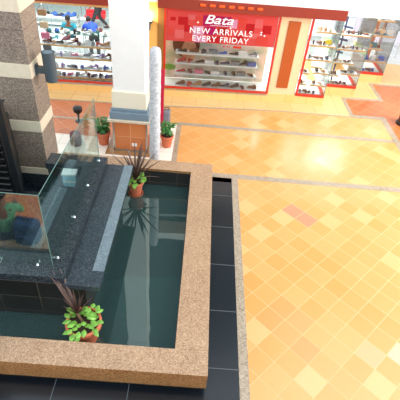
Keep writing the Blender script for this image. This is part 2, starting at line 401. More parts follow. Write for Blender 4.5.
sc_ = thing('wall_lamp', 'dark grey cylindrical wall lamp bracketed to the banded column', 'lamp', (-3.098, 7.55, 2.64))
MB().box(0, .03, -.07, .07, -.1, .1, .005).build('mounting_plate', M['lampgrey'], sc_)
MB().box(.03, .18, -.05, .05, -.06, .06, .005).build('bracket', M['lampgrey'], sc_)
MB().lathe([(0,-.27),(.105,-.27),(.115,-.26),(.115,.27),(.122,.275),(.122,.29),(.108,.295),(.1,.28),(0,.28)], (.27,0,.06), 32).build('lamp_body', M['lampgrey'], sc_, smooth=False)
MB().lathe([(0,0),(.09,0),(.09,.006),(0,.006)], (.27,0,.342), 24).build('lens', M['bluegrey'], sc_)

# black louvred cabinet & black post beside the column
lv = thing('louvred_unit', 'black ribbed louvre unit behind the glass at the left edge', 'louvre', (-3.95, 6.5, .3))
MB().box(-.8, .40, .03, .5, 0, 1.70, .01).build('casing', M['black'], lv)
b = MB()
for k in range(11):
    b.box(-.78, .39, -.05, .0, -.02, .02, .004, Matrix.Translation((0, 0, .1+.15*k)) @ Matrix.Rotation(.5, 4, 'X'))
b.build('slats', M['black_gloss'], lv)
po = thing('black_post', 'tall black metal post with flat cap in front of the banded column', 'post', (-3.17, 6.02, .3))
MB().box(-.055, .055, -.06, .06, 0, 2.42, .012).build('shaft', M['black'], po)
MB().box(-.085, .085, -.07, .07, 2.42, 2.44, .008).build('cap', M['black'], po)
MB().box(-.11, .11, -.1, .1, 0, .03, .008).build('base_plate', M['black'], po)

# ------------------------------------------------------------------ white pillar
pl = thing('white_pillar', 'tall white square pillar on terracotta tiled plinth with blue grey moulding', 'pillar', (-1.635, 9.43, 0))
MB().box(-.365,.365,-.38,.38,1.62,12.0,.006).build('shaft', M['white'], pl)
b = MB(); b.box(-.40,.40,-.415,.415,8.9,9.2,.01); b.box(-.38,.38,-.395,.395,9.2,9.3,.01)
b.build('collar_band', M['white'], pl)
MB().box(-.41,.41,-.425,.425,1.2,1.62,.02).build('base_block', M['cream_paint'], pl)
b = MB(); b.box(-.43,.43,-.445,.445,1.12,1.2,.015); b.box(-.47,.47,-.485,.485,.93,1.12,.02)
b.build('moulding', M['bluegrey'], pl)
MB().box(-.52,.52,-.53,.53,.87,.93,.012).build('ledge', M['stone_cream'], pl)
MB().box(-.41,.41,-.4,.4,0.0,.87,0).build('tiled_plinth', M['tile_pillar'], pl)
for sx in (-1, 1):
    for sy in (-1, 1):
        MB().box(sx*.405-.022, sx*.405+.022, sy*.395-.022, sy*.395+.022, 0, .87, .004).build('corner_trim', M['steel'], pl)
b = MB(); b.box(-.43,.43,-.42,-.4,0,.06); b.box(-.43,.43,.4,.42,0,.06); b.box(-.43,-.41,-.42,.42,0,.06); b.box(.41,.43,-.42,.42,0,.06)
b.build('kick_trim', M['steel'], pl)
MB().box(.03,.16,-.405,-.399,.16,.25).build('sticker', M['white'], pl)

# white mottled cylindrical post
wp = thing('birch_post', 'white mottled round post beside the white pillar', 'post', (-.975, 8.53, 0))
pr = [(0,0),(.13,0),(.132,.03)]
for k in range(1, 28): pr.append((.124+.003*math.sin(k*2.3)+.002*math.sin(k*5.1), .03+k*.1))
pr += [(.11,2.84),(.08,2.88),(0,2.9)]
MB().lathe(pr, seg=24).build('trunk', M['post_white'], wp, smooth=True)
MB().lathe([(0,0),(.16,0),(.16,.02),(.13,.025)], seg=24).build('foot_collar', M['stone_cream'], wp)

# ------------------------------------------------------------------ plants
def pot(parent, r, h, saucer=False):
    MB().lathe([(0,0),(r*.66,0),(r*.9,h*.80),(r,h*.80),(r*1.03,h*.82),(r*1.03,h*.98),(r*.99,h),(r*.9,h),(r*.88,h*.86),(0,h*.86)], seg=32).build('pot', M['terracotta'], parent, smooth=False)
    MB().lathe([(0,h*.9),(r*.88,h*.9),(r*.88,h*.86)], seg=24).build('soil', M['soil'], parent)
    if saucer:
        MB().lathe([(0,-.01),(r*.85,-.01),(r*.95,.035),(r*.9,.035),(r*.8,.0),(0,.0)], seg=28).build('saucer', M['terracotta'], parent)

def blade(bm, base, az, tilt, L, w, curl, seg=7):
    """a long folded leaf that arches outward"""
    p = Vector(base); th = tilt; rows = []
    side = Vector((-math.sin(az), math.cos(az), 0))
    for i in range(seg+1):
        t = i/seg; ww = w*(.55+.9*t if t < .5 else 1.0*(1-(t-.5)/.5)**.8)+.0015
        d = Vector((math.cos(az)*math.sin(th), math.sin(az)*math.sin(th), math.cos(th)))
        nrm = d.cross(side)
        rows.append((bm.verts.new(p-side*ww/2-nrm*ww*.18), bm.verts.new(p+nrm*ww*.0), bm.verts.new(p+side*ww/2-nrm*ww*.18)))
        p = p+d*L/seg; th += curl/seg
    for a, b in zip(rows, rows[1:]):
        bm.faces.new((a[0],a[1],b[1],b[0])); bm.faces.new((a[1],a[2],b[2],b[1]))

def ovate(bm, c, az, pitch, L, w):
    """one broad pointed leaf"""
    d = Vector((math.cos(az)*math.cos(pitch), math.sin(az)*math.cos(pitch), math.sin(pitch)))
    s = Vector((-math.sin(az), math.cos(az), 0)); n = d.cross(s)
    prof = [(0,.05),(.2,.75),(.45,1),(.7,.75),(.9,.3),(1,.02)]
    rows = []
    for t, q in prof:
        m = Vector(c)+d*L*t-Vector((0,0,L*.35*t*t)); rows.append((bm.verts.new(m-s*w*q/2-n*w*q*.12), bm.verts.new(m), bm.verts.new(m+s*w*q/2-n*w*q*.12)))
    for a, b in zip(rows, rows[1:]):
        bm.faces.new((a[0],a[1],b[1],b[0])); bm.faces.new((a[1],a[2],b[2],b[1]))

def dracaena(label, loc, r, h, L, nb, seed, lean=0, leanaz=0, leafw=.035, ov=.17, nov=26, saucer=False, upright=False):
    rnd = random.Random(seed)
    t = thing('potted_dracaena', label, 'potted plant', loc, 0, None)
    pot(t, r, h, saucer)
    b = MB(); b.tube([(0,0,h*.85),(lean*.12*math.cos(leanaz),lean*.12*math.sin(leanaz),h+.1)], .025, 8, .02); b.build('stem', M['stem'], t)
    b = MB(); top = (lean*.1*math.cos(leanaz), lean*.1*math.sin(leanaz), h+.06)
    for k in range(nb):
        az = 2*PI*k*.382+rnd.uniform(-.2,.2); q = (k+.5)/nb
        tl = .12+1.0*q; b_az = az; LL = L*rnd.uniform(.75,1.08); cu = rnd.uniform(.1,.5)
        if upright:                                   # a long bunch leaning to one side, a few short upright leaves
            if k < 6: b_az = leanaz+rnd.uniform(-.35,.35); tl = rnd.uniform(.3,.75); LL = L*rnd.uniform(1.0,1.25); cu = .15
            else: tl = rnd.uniform(.1,.55); LL = L*rnd.uniform(.5,.75)
        blade(b.bm, top, b_az, tl, LL, leafw, cu)
    b.build('sword_leaves', M['leaf_maroon'], t)
    b = MB()
    for k in range(nov):
        az = rnd.uniform(0, 2*PI); rr = r*rnd.uniform(.15,.95)
        ovate(b.bm, (rr*math.cos(az), rr*math.sin(az), h*rnd.uniform(.95,1.2)), az+rnd.uniform(-.7,.7), rnd.uniform(-.2,.7), ov*rnd.uniform(.7,1.1), ov*.62)
    b.build('ground_leaves', M['leaf_green'], t)
    return t
dracaena('large potted dracaena with tall leaning dark leaves on the near pool edge', (-1.46, 3.66, .03), .26, .45, .62, 18, 3, 1.3, 2.5, .036, .135, 48, upright=True)
dracaena('smaller potted dracaena with fanned maroon leaves at the far end of the pool', (-1.24, 7.30, .04), .17, .36, .80, 34, 5, 0, 0, .042, .15, 26, True)

def bushy(label, loc, r, h, H, seed, n=80):
    rnd = random.Random(seed)
    t = thing('potted_shrub', label, 'potted plant', loc); pot(t, r, h)
    b = MB(); tips = []
    for k in range(9):
        az = 2*PI*k/9+rnd.uniform(-.3,.3); q = rnd.uniform(.3,1)
        e = Vector((math.cos(az)*r*1.1*q, math.sin(az)*r*1.1*q, h+H*rnd.uniform(.55,1)))
        b.tube([(0,0,h*.85), e*.5+Vector((0,0,h*.45)), e], .008, 5, .004); tips.append(e)
    b.build('stems', M['stem'], t)
    b = MB()
    for k in range(n):
        e = rnd.choice(tips); q = rnd.uniform(.3,1)
        c = Vector((0,0,h))*(1-q)+e*q
        ovate(b.bm, c, rnd.uniform(0,2*PI), rnd.uniform(-.3,.6), rnd.uniform(.12,.2), .07)
    b.build('foliage', M['leaf_dark'], t)
bushy('leafy green shrub in terracotta pot left of the white pillar', (-2.38, 9.3, 0), .18, .36, .42, 11)
bushy('leafy green shrub in terracotta pot right of the mottled white post', (-.76, 9.42, 0), .17, .34, .42, 12)

# little things on the far terracotta floor
t = thing('floor_spotlight', 'small dark drum spotlight on a thin stem on the terracotta floor', 'spotlight', (-3.28, 10.3, 0))
MB().lathe([(0,0),(.1,0),(.1,.02),(.03,.035),(0,.035)]).build('base', M['lampgrey'], t)
MB().lathe([(.02,.03),(.03,.2),(.07,.3),(0,.3)], seg=16).build('stem', M['lampgrey'], t)
MB().lathe([(0,.28),(.11,.3),(.125,.36),(.12,.43),(.08,.455),(0,.46)]).build('head', M['black'], t, smooth=True)
t = thing('handbag', 'dark red and black bag on the floor beside the banded column', 'bag', (-3.05, 9.15, 0))
MB().lathe([(0,0),(.13,0),(.15,.08),(.14,.26),(.1,.3),(0,.3)], seg=20).build('bag_body', GOODS['black'], t, smooth=True)
MB().lathe([(.14,.26),(.13,.34),(.07,.38),(0,.39)], seg=20).build('flap', GOODS['maroon'], t, smooth=True)
t = thing('standing_banner', 'narrow crimson standing banner behind the mottled white post', 'banner', (-1.16, 10.5, 0))
MB().box(-.2,.2,-.015,.015,.05,1.62).build('banner_panel', M['magenta_banner'], t)
MB().box(-.22,.22,-.12,.12,0,.05,.01).build('base', M['lampgrey'], t)
t = thing('grey_case', 'small rounded grey case on the floor by the crimson banner', 'case', (-.88, 10.6, 0))
MB().box(-.1,.1,-.12,.12,0,.42,.05).build('case_body', GOODS['grey'], t)
MB().tube([(-.06,0,.41),(-.06,0,.5),(.06,0,.5),(.06,0,.41)], .012, 8).build('handle', GOODS['black'], t)

# ------------------------------------------------------------------ shop fronts
def fbox(name, u0, u1, v0, v1, z0, z1, m, bev=0, st=True):
    o = MB().box(u0,u1,v0,v1,z0,z1,bev).build(name, m, loc=FW(0,0,0), rotz=FA)
    if st: struct(o)
    return o
fbox('trim_11', -8, 3.96, 0, .5, 0, .28, M['tile_plinth'])                       # plinth below the windows
fbox('wall_back', -8, 14, -.12, .15, 2.78, 4.1, M['white'])
fbox('wall_upper', -8, 14, .6, .7, 4.1, 17, mat('grey_upper_storey', srgb(84,96,98), .6, .05))
fbox('trim_17', -8, 14, -.12, .6, 4.0, 4.1, M['stone_cream'])
fbox('trim_18', -8, 14, -.12, .6, 6.0, 6.35, M['white'])
fbox('trim_19', -8, 14, -.1, -.05, 5.0, 5.1, M['steel'])                          # white bulkhead
fbox('trim_12', -1.35, 3.92, -.16, .1, 2.65, 2.92, M['redband'])
fbox('trim_13', -8, -2.2, -.16, .1, 2.60, 2.80, M['redband'])
fbox('trim_14', -8, -2.2, -.1, .1, 2.53, 2.60, M['wood'])
fbox('wall_front', -2.2, -1.35, 0, .3, .28, 2.8, M['wall_orange'])
fbox('trim_15', -1.35, -1.17, -.02, .2, 0.0, 2.65, M['brownstrip'])
fbox('wall_right', 2.14, 3.0, .02, .3, .28, 2.66, M['panel_cream'])
fbox('trim_16', 2.37, 2.72, -.01, .05, .5, 2.50, M['rust'], .006)
# shop interior shell
fbox('floor', -9, 3.9, .5, 10.5, -.03, .012, M['shop_floor'])
fbox('wall_far', -9, 14, 10.2, 10.4, 0, 3, M['shopwall'])
fbox('ceiling', -9, 12, .15, 10.4, 2.85, 2.95, M['white'])
fbox('wall_left', -9, -8.9, 0, 10.4, 0, 3, M['shopwall'])

def window(n, u0, u1, v, z0, z1, fr=.05, frm='red'):
    w = bpy.data.objects.new('window_%d' % n, None); COL.objects.link(w); w.location = FW(0,0,0); w.rotation_euler.z = FA; struct(w)
    b = MB(); b.box(u0,u1,v-.03,v+.03,z0,z0+fr); b.box(u0,u1,v-.03,v+.03,z1-fr,z1); b.box(u0,u0+fr,v-.03,v+.03,z0+fr,z1-fr); b.box(u1-fr,u1,v-.03,v+.03,z0+fr,z1-fr)
    b.build('window_frame', M[frm], w)
    MB().box(u0+fr,u1-fr,v-.005,v+.005,z0+fr,z1-fr).build('glass_pane', M['glass_shop'], w)
    return w
window(1, -4.95, -2.25, 0, .28, 2.6)
window(2, -1.17, 2.12, 0, .28, 2.65, .055)

# promotional film on the wide window
def text_mesh(s, size, extrude=.002, shear=0, offset=0, font_space=1.0):
    cu = bpy.data.curves.new('lettering', 'FONT'); cu.body = s; cu.size = size; cu.extrude = extrude; cu.shear = shear; cu.offset = offset
    cu.align_x = 'CENTER'; cu.space_character = font_space
    o = bpy.data.objects.new('tmp', cu); COL.objects.link(o)
    bpy.context.view_layer.update()
    me = bpy.data.meshes.new_from_object(o.evaluated_get(bpy.context.evaluated_depsgraph_get()))
    bpy.data.objects.remove(o); bpy.data.curves.remove(cu)
    return me
def lettering(s, u, z, size, m, parent, v=-.008, shear=0, offset=0, sx=1, space=1.0):
    me = text_mesh(s, size, shear=shear, offset=offset, font_space=space); me.materials.append(m)
    o = bpy.data.objects.new('lettering', me); COL.objects.link(o); o.parent = parent
    o.rotation_euler.x = PI/2; o.location = (u, v, z); o.scale.x = sx
    return o
def film_mat(name, col, alpha):
    m, nt, out = new_mat(name); L = nt.links.new
    d = N(nt, 'ShaderNodeBsdfDiffuse'); d.inputs[0].default_value = col
    t = N(nt, 'ShaderNodeBsdfTransparent'); t.inputs[0].default_value = tuple(c*.6+.4 for c in col[:3])+(1,)
    tr = N(nt, 'ShaderNodeBsdfTranslucent'); tr.inputs[0].default_value = col
    ad = N(nt, 'ShaderNodeMixShader'); ad.inputs[0].default_value = .35; L(d.outputs[0], ad.inputs[1]); L(tr.outputs[0], ad.inputs[2])
    mx = N(nt, 'ShaderNodeMixShader'); mx.inputs[0].default_value = alpha; L(t.outputs[0], mx.inputs[1]); L(ad.outputs[0], mx.inputs[2])
    L(mx.outputs[0], out.inputs[0]); return m
films = [film_mat('red_film', srgb(230,98,94), .76), film_mat('deep_red_film', srgb(208,48,52), .85), film_mat('pink_film', srgb(238,130,128), .75),
         film_mat('magenta_film', srgb(196,44,110), .85), film_mat('coral_film', srgb(232,92,80), .8), film_mat('pale_lilac_film', srgb(236,178,210), .75)]
ban = thing('window_banner', 'red translucent sale banner with white lettering across the wide shop window', 'banner', FW(.47, -.012, 1.74), FA)
fo = .47
MB().box(-1.11-fo, 2.05-fo, -.002, 0, 0, .86).build('film', films[0], ban)
rnd = random.Random(4)
patches = [(-.78,-.5,2.2,2.42,1),(-.6,-.42,2.02,2.2,1),(-.86,-.6,1.82,2.06,2),(-.35,-.05,1.95,2.2,5),(-.08,.72,2.22,2.5,3),(-.02,.3,1.98,2.2,3),(-.3,-.1,2.2,2.45,4),(-.5,-.28,2.36,2.5,2),
           (.36,.62,2.0,2.2,1),(.74,.9,2.2,2.44,5),(.9,1.15,2.2,2.5,4),(1.15,1.4,2.1,2.36,1),(1.4,1.62,2.26,2.5,2),(1.64,1.9,2.1,2.34,1),(1.5,1.85,1.8,2.02,4),
           (.1,.5,1.76,1.96,1),(.55,.8,1.78,2.0,4),(-.3,.05,1.75,1.92,5),(.3,.6,2.0,2.2,4),(.85,1.1,1.8,2.0,1),(1.3,1.6,1.96,2.1,2),(-1.05,-.9,1.9,2.1,4),(-1.0,-.85,2.3,2.4,1)]
for (u0,u1,z0,z1,k) in patches: MB().box(u0-fo,u1-fo,-.004,-.003,z0-1.74,z1-1.74).build('colour_patch', films[k], ban)
lett = mat('white_lettering', srgb(250,246,246), .5, .01)
lettering('Bata', .36-fo, 2.29-1.74, .34, lett, ban, shear=.3, offset=.004, sx=1.38, v=-.012)
lettering('NEW ARRIVALS', .46-fo, 2.0-1.74, .225, lett, ban, offset=.001, sx=1.08, space=1.1)
lettering('EVERY FRIDAY', .46-fo, 1.785-1.74, .225, lett, ban, offset=.001, sx=1.05, space=1.1)
b = MB()
for k in range(14): b.box(-.33+k*.047, -.33+k*.047+.03, -.006,-.004, .495, .51)
b.build('small_print', lett, ban)
for (u, z) in ((1.62,2.08),(1.62,2.14),(-.22,2.3),(-.18,2.12),(.72,2.2),(1.72,2.05)):
    b = MB(); pts = [((.04 if i % 2 == 0 else .015)*math.cos(i*PI/4), (.04 if i % 2 == 0 else .015)*math.sin(i*PI/4)) for i in range(8)]
    b.prism(pts, 0, .002); o = b.build('star_mark', lett, ban); o.rotation_euler.x = PI/2; o.location = (u-fo, -.005, z-1.74)
for k, w in enumerate((.05,.02,.035,.02,.0,.06,.06,.06,.05)):
    if w: MB().box(.08+k*.062, .08+k*.062+w, -.004,-.003, -.09-.012*(k>4), -.05+.012*(k>4)).build('red_print', M['red'], ban)

# red-orange sign characters on the bulkhead; only their feet are in view
for k in range(7):
    u = -.12+k*.262
    o = MB().box(-.085,.085,-.03,0,0,.075,.028).build('sign_character', M['orange'], loc=FW(u,-.162,2.77), rotz=FA)
    tag(o, f'raised orange sign character above the wide shop window, {ORD[k]} from the left', 'sign character', 'orange sign characters on the brown fascia')

# sconce on the orange wall
t = thing('uplight', 'small grey uplighter glowing on the orange wall by the pillar', 'lamp', FW(-1.6,-.0,2.2), FA)
MB().lathe([(0,-.18),(.05,-.17),(.06,-.02),(.12,.06),(.13,.1),(.1,.1),(0,.03)], (0,-.12,0), 20).build('shade', M['lampgrey'], t)
MB().lathe([(0,.05),(.09,.05),(.09,.09),(0,.1)], (0,-.12,0), 16).build('bulb', M['lens'], t)
MB().box(-.03,.03,-.09,0,-.1,-.04).build('bracket', M['lampgrey'], t)

# ------------------------------------------------------------------ goods
def shoe_mesh(name, heel=0.0, high=.06):
    bm = bmesh.new(); secs = []
    n = 9; seg = 10
    for i in range(n):
        t = i/(n-1); y = -.13+.26*t
        w = .034+.012*math.sin(PI*min(1,t*1.15))+.010*math.sin(PI*max(0,t-.45)/.55)
        if i in (0, n-1): w *= .55
        top = high*(1.0 if t < .35 else 1-.55*(t-.35)/.65); 
        if i == n-1: top *= .6
        zb = heel*(1-t)**1.2
        ring = []
        for k in range(seg):
            a = 2*PI*k/seg; x = w*math.cos(a); z = math.sin(a)
            zz = zb+(top*.5)+(top*.5)*z if z > 0 else zb+(top*.5)+(top*.5)*max(z,-.85)
            x *= (1 if z < .2 else .78)
            ring.append(bm.verts.new((x, y, zz)))
        secs.append(ring)
    for A, B in zip(secs, secs[1:]):
        for k in range(seg): bm.faces.new((A[k],A[(k+1)%seg],B[(k+1)%seg],B[k]))
    bm.faces.new(secs[0]); bm.faces.new(secs[-1][::-1])
    # opening for the foot
    c = bmesh.ops.create_cone(bm, cap_ends=True, segments=10, radius1=.024, radius2=.028, depth=.03)['verts']
    bmesh.ops.transform(bm, matrix=Matrix.Translation((0,-.07,heel+high-.004)) @ Matrix.Diagonal((1,1.5,1,1)), verts=c)
    # sole
    if heel:
        c = bmesh.ops.create_cube(bm, size=1)['verts']
        bmesh.ops.transform(bm, matrix=Matrix.Translation((0,-.1,heel*.5)) @ Matrix.Diagonal((.04,.035,heel,1)), verts=c)
    bmesh.ops.recalc_face_normals(bm, faces=bm.faces)
    me = bpy.data.meshes.new(name); bm.to_mesh(me); bm.free()
    for p in me.polygons: p.use_smooth = True
    return me
def bag_mesh():
    b = MB(); b.box(-.14,.14,-.06,.06,0,.2,.03)
    b.tube([(-.08,0,.18),(-.07,0,.28),(0,0,.32),(.07,0,.28),(.08,0,.18)], .009, 6)
    me = bpy.data.meshes.new('bag'); bmesh.ops.recalc_face_normals(b.bm, faces=b.bm.faces); b.bm.to_mesh(me); b.bm.free(); return me
def boxm_mesh():
    b = MB(); b.box(-.15,.15,-.09,.09,0,.085,.003); b.box(-.155,.155,-.095,.095,.085,.11,.003)
    me = bpy.data.meshes.new('box'); bmesh.ops.recalc_face_normals(b.bm, faces=b.bm.faces); b.bm.to_mesh(me); b.bm.free(); return me
KIND = {'shoe': [shoe_mesh('flat_shoe'), shoe_mesh('heeled_shoe', .05, .05), shoe_mesh('high_shoe', 0, .1)], 'bag': [bag_mesh()], 'box': [boxm_mesh()]}
MESHC = {}
def good(kind, var, colour, loc, rot, label, group, scale=1.0):
    key = (kind, var % len(KIND[kind]), colour)
    if key not in MESHC:
        me = KIND[kind][key[1]].copy(); me.materials.clear(); me.materials.append(GOODS[colour]); MESHC[key] = me
    nm = {'shoe':'shoe','bag':'handbag','box':'shoe_box'}[kind]
    o = bpy.data.objects.new(nm, MESHC[key]); COL.objects.link(o)
    o.location = loc; o.rotation_euler.z = rot; o.scale = (scale,)*3
    return tag(o, label, {'shoe':'shoe','bag':'handbag','box':'box'}[kind], group)

def shelf(u0, u1, v0, v1, z, label, group, m='shelfwhite', edge='wood', side=None):
    t = thing('display_shelf', label, 'shelf', FW((u0+u1)/2, v0, z), FA, group); h = (u1-u0)/2
    MB().box(-h,h,.02,v1-v0,-.03,0).build('board', M[m], t)
    MB().box(-h,h,0,.02,-.045,.004).build('edging', M[edge], t)
    for s_ in (-1,1): MB().box(s_*(h-.02)-.01, s_*(h-.02)+.01, .03, v1-v0, -.12, -.03).build('bracket', M['steel'], t)
    return t
def row_goods(where, u0, u1, v, z, items, group, rnd):
    n = len(items)
    for k, (kind, colour) in enumerate(items):
        u = u0+(u1-u0)*(k+.5)/n+rnd.uniform(-.03,.03)
        rot = FA+(PI/2 if kind == 'shoe' and rnd.random() < .5 else 0)+rnd.uniform(-.5,.5)
        if kind != 'shoe': rot = FA+rnd.uniform(-.1,.1)
        nm = {'shoe':'shoe','bag':'handbag','box':'shoe box'}[kind]
        good(kind, rnd.randrange(3), colour, FW(u, v, z+.002), rot, f'{colour} {nm} {where}, {ORD[k]} from the left', group, 1.15 if kind == 'shoe' else .9)
rnd = random.Random(21)
LN = ['lowest', 'second lowest', 'third lowest', 'top']
cols_l = [['black','white','navy','pink','grey','white','maroon','navy','black','blue','grey','black'],
          ['beige','white','lilac','grey','navy','blue','white','lilac','white','blue','teal','navy'],
          ['lilac','white','lilac','white','pink','white','grey','white','lilac','brown','brown','white'],
          ['brown','tan','black','white','maroon','brown','white','grey','red','tan','white','beige']]
for k, z in enumerate((.36, .62, .97, 1.33)):
    shelf(-4.85, -2.35, .16, .55, z, f'{LN[k]} wood edged display shelf in the left shop window', 'display shelves in the left shop window')
    row_goods(f'on the {LN[k]} shelf of left shop window', -4.7, -2.45, .34, z, [('shoe', c) for c in cols_l[k]], 'shoes on the left shop shelves', rnd)
t = thing('glass_shelf', 'narrow glass display shelf above the wood edged ones in the left window', 'shelf', FW(-3.6,.3,1.62), FA)
MB().box(-1.2,1.2,0,.28,-.012,0).build('board', M['glass_edge'], t)
for s_ in (-1,1): MB().box(s_*1.0-.01,s_*1.0+.01,.02,.26,-.25,-.012).build('bracket', M['chrome'], t)
row_goods('on the glass shelf of the left shop window', -4.7, -2.5, .42, 1.62, [('shoe', c) for c in ['teal','blue','white','black','white','teal','white','white']], 'shoes on the glass shelf', rnd)

# bags hanging at the left end of that window
for k, (z, c) in enumerate(((2.12,'tan'),(1.78,'beige'),(1.48,'pink'),(1.15,'black'))):
    good('bag', 0, c, FW(-4.6, .2, z), FA, f'{c} handbag hanging in the left window, {["topmost","second from top","third from top","lowest"][k]}', 'bags hanging in the left shop window', .85)
t = thing('bag_rack', 'thin chrome rack holding the hanging bags in the left window', 'rack', FW(-4.6,.32,.36), FA)
MB().tube([(0,0,0),(0,0,2.15)], .012, 8).build('upright', M['chrome'], t)
for z in (.98+.0,1.31,1.61,1.95): MB().tube([(0,0,z+.1),(0,-.13,z+.1)], .008, 6).build('hook', M['chrome'], t)

# tables, stands and bench inside the left shop
def table(label, u, v, w, d, h, top='shelfwhite'):
    t = thing('display_table', label, 'table', FW(u, v, .012), FA, 'display tables in the left shop')
    MB().box(-w/2,w/2,-d/2,d/2,h-.05,h,.008).build('tabletop', M[top], t)
    for sx in (-1,1):
        for sy in (-1,1): MB().box(sx*(w/2-.05)-.02, sx*(w/2-.05)+.02, sy*(d/2-.05)-.02, sy*(d/2-.05)+.02, 0, h-.05).build('leg', M['chrome'], t)
    MB().box(-w/2+.05,w/2-.05,-d/2+.05,d/2-.05,.25,.28).build('lower_board', M['shelfwhite'], t)
    return t
def fxy(x, y):   # world to front coordinates
    c, s = math.cos(FA), math.sin(FA); dx, dy = x, y-12.4
    return (dx*c+dy*s, -dx*s+dy*c)
table('white display table with shoes in front of the person in teal', *fxy(-4.95,14.72), 1.2, .4, .6)
table('white display table beside the person in bright blue', *fxy(-3.95,15.3), .8, .45, .75)
for k, (x, y, z, c) in enumerate(((-5.4,14.72,.615,'black'),(-5.2,14.72,.615,'teal'),(-4.8,14.72,.615,'maroon'),(-4.5,14.72,.615,'brown'))):
    good('shoe', k, c, (x, y, z), 1.2+k*.4, f'{c} shoe on the table before the person in teal, {ORD[k]} from left', 'shoes on the white tables', 1.2)
for k, (x, y, c) in enumerate(((-4.2,15.3,'navy'),(-4.0,15.25,'black'),(-3.8,15.35,'maroon'))):
    good('shoe', k, c, (x, y, .765), 1.0+k*.5, f'{c} shoe on the table by the person in blue, {ORD[k]} from left', 'shoes on the white tables', 1.2)
for k, x in enumerate((-5.75, -4.45)):
    t = thing('display_stand', ['chrome double pole stand at the left of the shop interior', 'chrome double pole stand between the two people in blue tones'][k], 'stand', (x, 16.0, .012))
    for s_ in (-.08,.08): MB().tube([(s_,0,.02),(s_,0,1.7)], .018, 8).build('pole', M['chrome'], t)
    MB().box(-.16,.16,-.14,.14,0,.02).build('base', M['chrome'], t)
    MB().box(-.14,.14,-.1,.1,.95,.98).build('ledge', M['shelfwhite'], t)
t = thing('bench', 'red upholstered bench deep inside the left shop', 'bench', (-4.62, 18.3, .012), FA)
MB().box(-.42,.42,-.2,.2,.32,.43,.03).build('seat', M['bench_red'], t)
MB().box(-.42,.42,.16,.24,.43,.6,.03).build('backrest', M['bench_red'], t)
for sx in (-1,1):
    for sy in (-.16,.16): MB().tube([(sx*.36,sy,0),(sx*.36,sy,.33)], .02, 8).build('leg', M['chrome'], t)
# long low rack with blue goods at the back
t = thing('rack', 'long low white rack with blue shoes at the back of the left shop', 'rack', (-6.5, 17.9, .012), FA)
MB().box(-1.3,1.3,-.2,.2,.35,.39).build('board', M['shelfwhite'], t)
MB().box(-1.3,1.3,-.2,.2,.1,.14).build('board', M['shelfwhite'], t)
for sx in (-1,1): MB().box(sx*1.25-.03,sx*1.25+.03,-.2,.2,0,.42).build('end_panel', M['steel'], t)
for k in range(9):
    c = ['navy','blue','blue','navy','black','blue','navy','blue','blue'][k]
    good('shoe', k, c, (-7.55+k*.26, 17.85+k*.015, .405), .3*k, f'{c} shoe on the long low rack in the left shop, {ORD[k]} from left', 'shoes on the low rack', 1.4)

# ------------------------------------------------------------------ wide window interior
for k, z in enumerate((.64, .97, 1.28)):
    shelf(-.82, 1.75, .32, .62, z, f'{["lowest","middle","top"][k]} white shelf in the wide shop window', 'shelves in the wide shop window', edge='shelfwhite')
seqs = [[('shoe','red'),('shoe','maroon'),('box','pink'),('shoe','black'),('box','white'),('shoe','navy'),('shoe','black'),('box','grey'),('shoe','brown')],
        [('shoe','red'),('shoe','red'),('shoe','black'),('box','white'),('shoe','navy'),('shoe','navy'),('box','grey'),('shoe','black'),('box','blue')],
        [('shoe','black'),('shoe','brown'),('shoe','black'),('box','grey'),('shoe','blue'),('shoe','black'),('box','white'),('shoe','grey')]]
for k, z in enumerate((.64,.97,1.28)):
    row_goods(f'on the {["lowest","middle","top"][k]} shelf of the wide window', -.75, 1.7, .45, z, seqs[k], 'goods on the wide window shelves', rnd)
row_goods('on the floor of the wide window', -.8, 1.8, .3, .285, [('shoe', c) for c in ['brown','red','tan','black','brown','navy','black','maroon','brown']], 'goods on the wide window shelves', rnd)
fbox('floor', -1.2, 2.12, .0, .8, .2, .284, M['shelfwhite'])
fbox('floor', -5, -2.2, .0, .8, .2, .284, M['shelfwhite'])
def portrait_mat():
    m, nt, out = new_mat('poster_print'); L = nt.links.new
    b = N(nt, 'ShaderNodeBsdfPrincipled'); b.inputs['Roughness'].default_value = .6
    tc = N(nt, 'ShaderNodeTexCoord'); no = N(nt, 'ShaderNodeTexNoise'); no.inputs['Scale'].default_value = 2.2; no.inputs['Detail'].default_value = 2
    L(tc.outputs['Object'], no.inputs['Vector'])
    cr = N(nt, 'ShaderNodeValToRGB'); e = cr.color_ramp.elements; e[0].position = .35; e[0].color = srgb(170,190,160); e[1].position = .6; e[1].color = srgb(244,222,214)
    L(no.outputs['Fac'], cr.inputs[0]); L(cr.outputs[0], b.inputs['Base Color']); L(b.outputs[0], out.inputs[0]); return m
t = thing('poster', 'pale poster of a brown haired head behind the shelves in the wide window', 'poster', FW(.45,.75,.3), FA)
MB().box(-1.6,1.6,0,.03,0,2.3).build('sheet', portrait_mat(), t)
hairm = mat('printed_brown_hair', srgb(120,66,40), .6, .3, 12); facem = mat('printed_skin', srgb(226,166,130), .6, .1, 6)
def disc(cx, cz, rx, rz, v):
    b = MB(); b.lathe([(0,0),(1,0),(1,.004),(0,.004)], seg=28, xf=Matrix.Translation((cx,v,cz)) @ Matrix.Rotation(PI/2,4,'X') @ Matrix.Diagonal((rx,rz,1,1))); return b
disc(-.95, 1.1, .42, .42, -.001).build('printed_hair', hairm, t)
disc(-.85, .9, .24, .34, -.006).build('printed_face', facem, t)
disc(-1.45, .35, .2, .1, -.003).build('printed_leaf', M['leaf_green'], t)

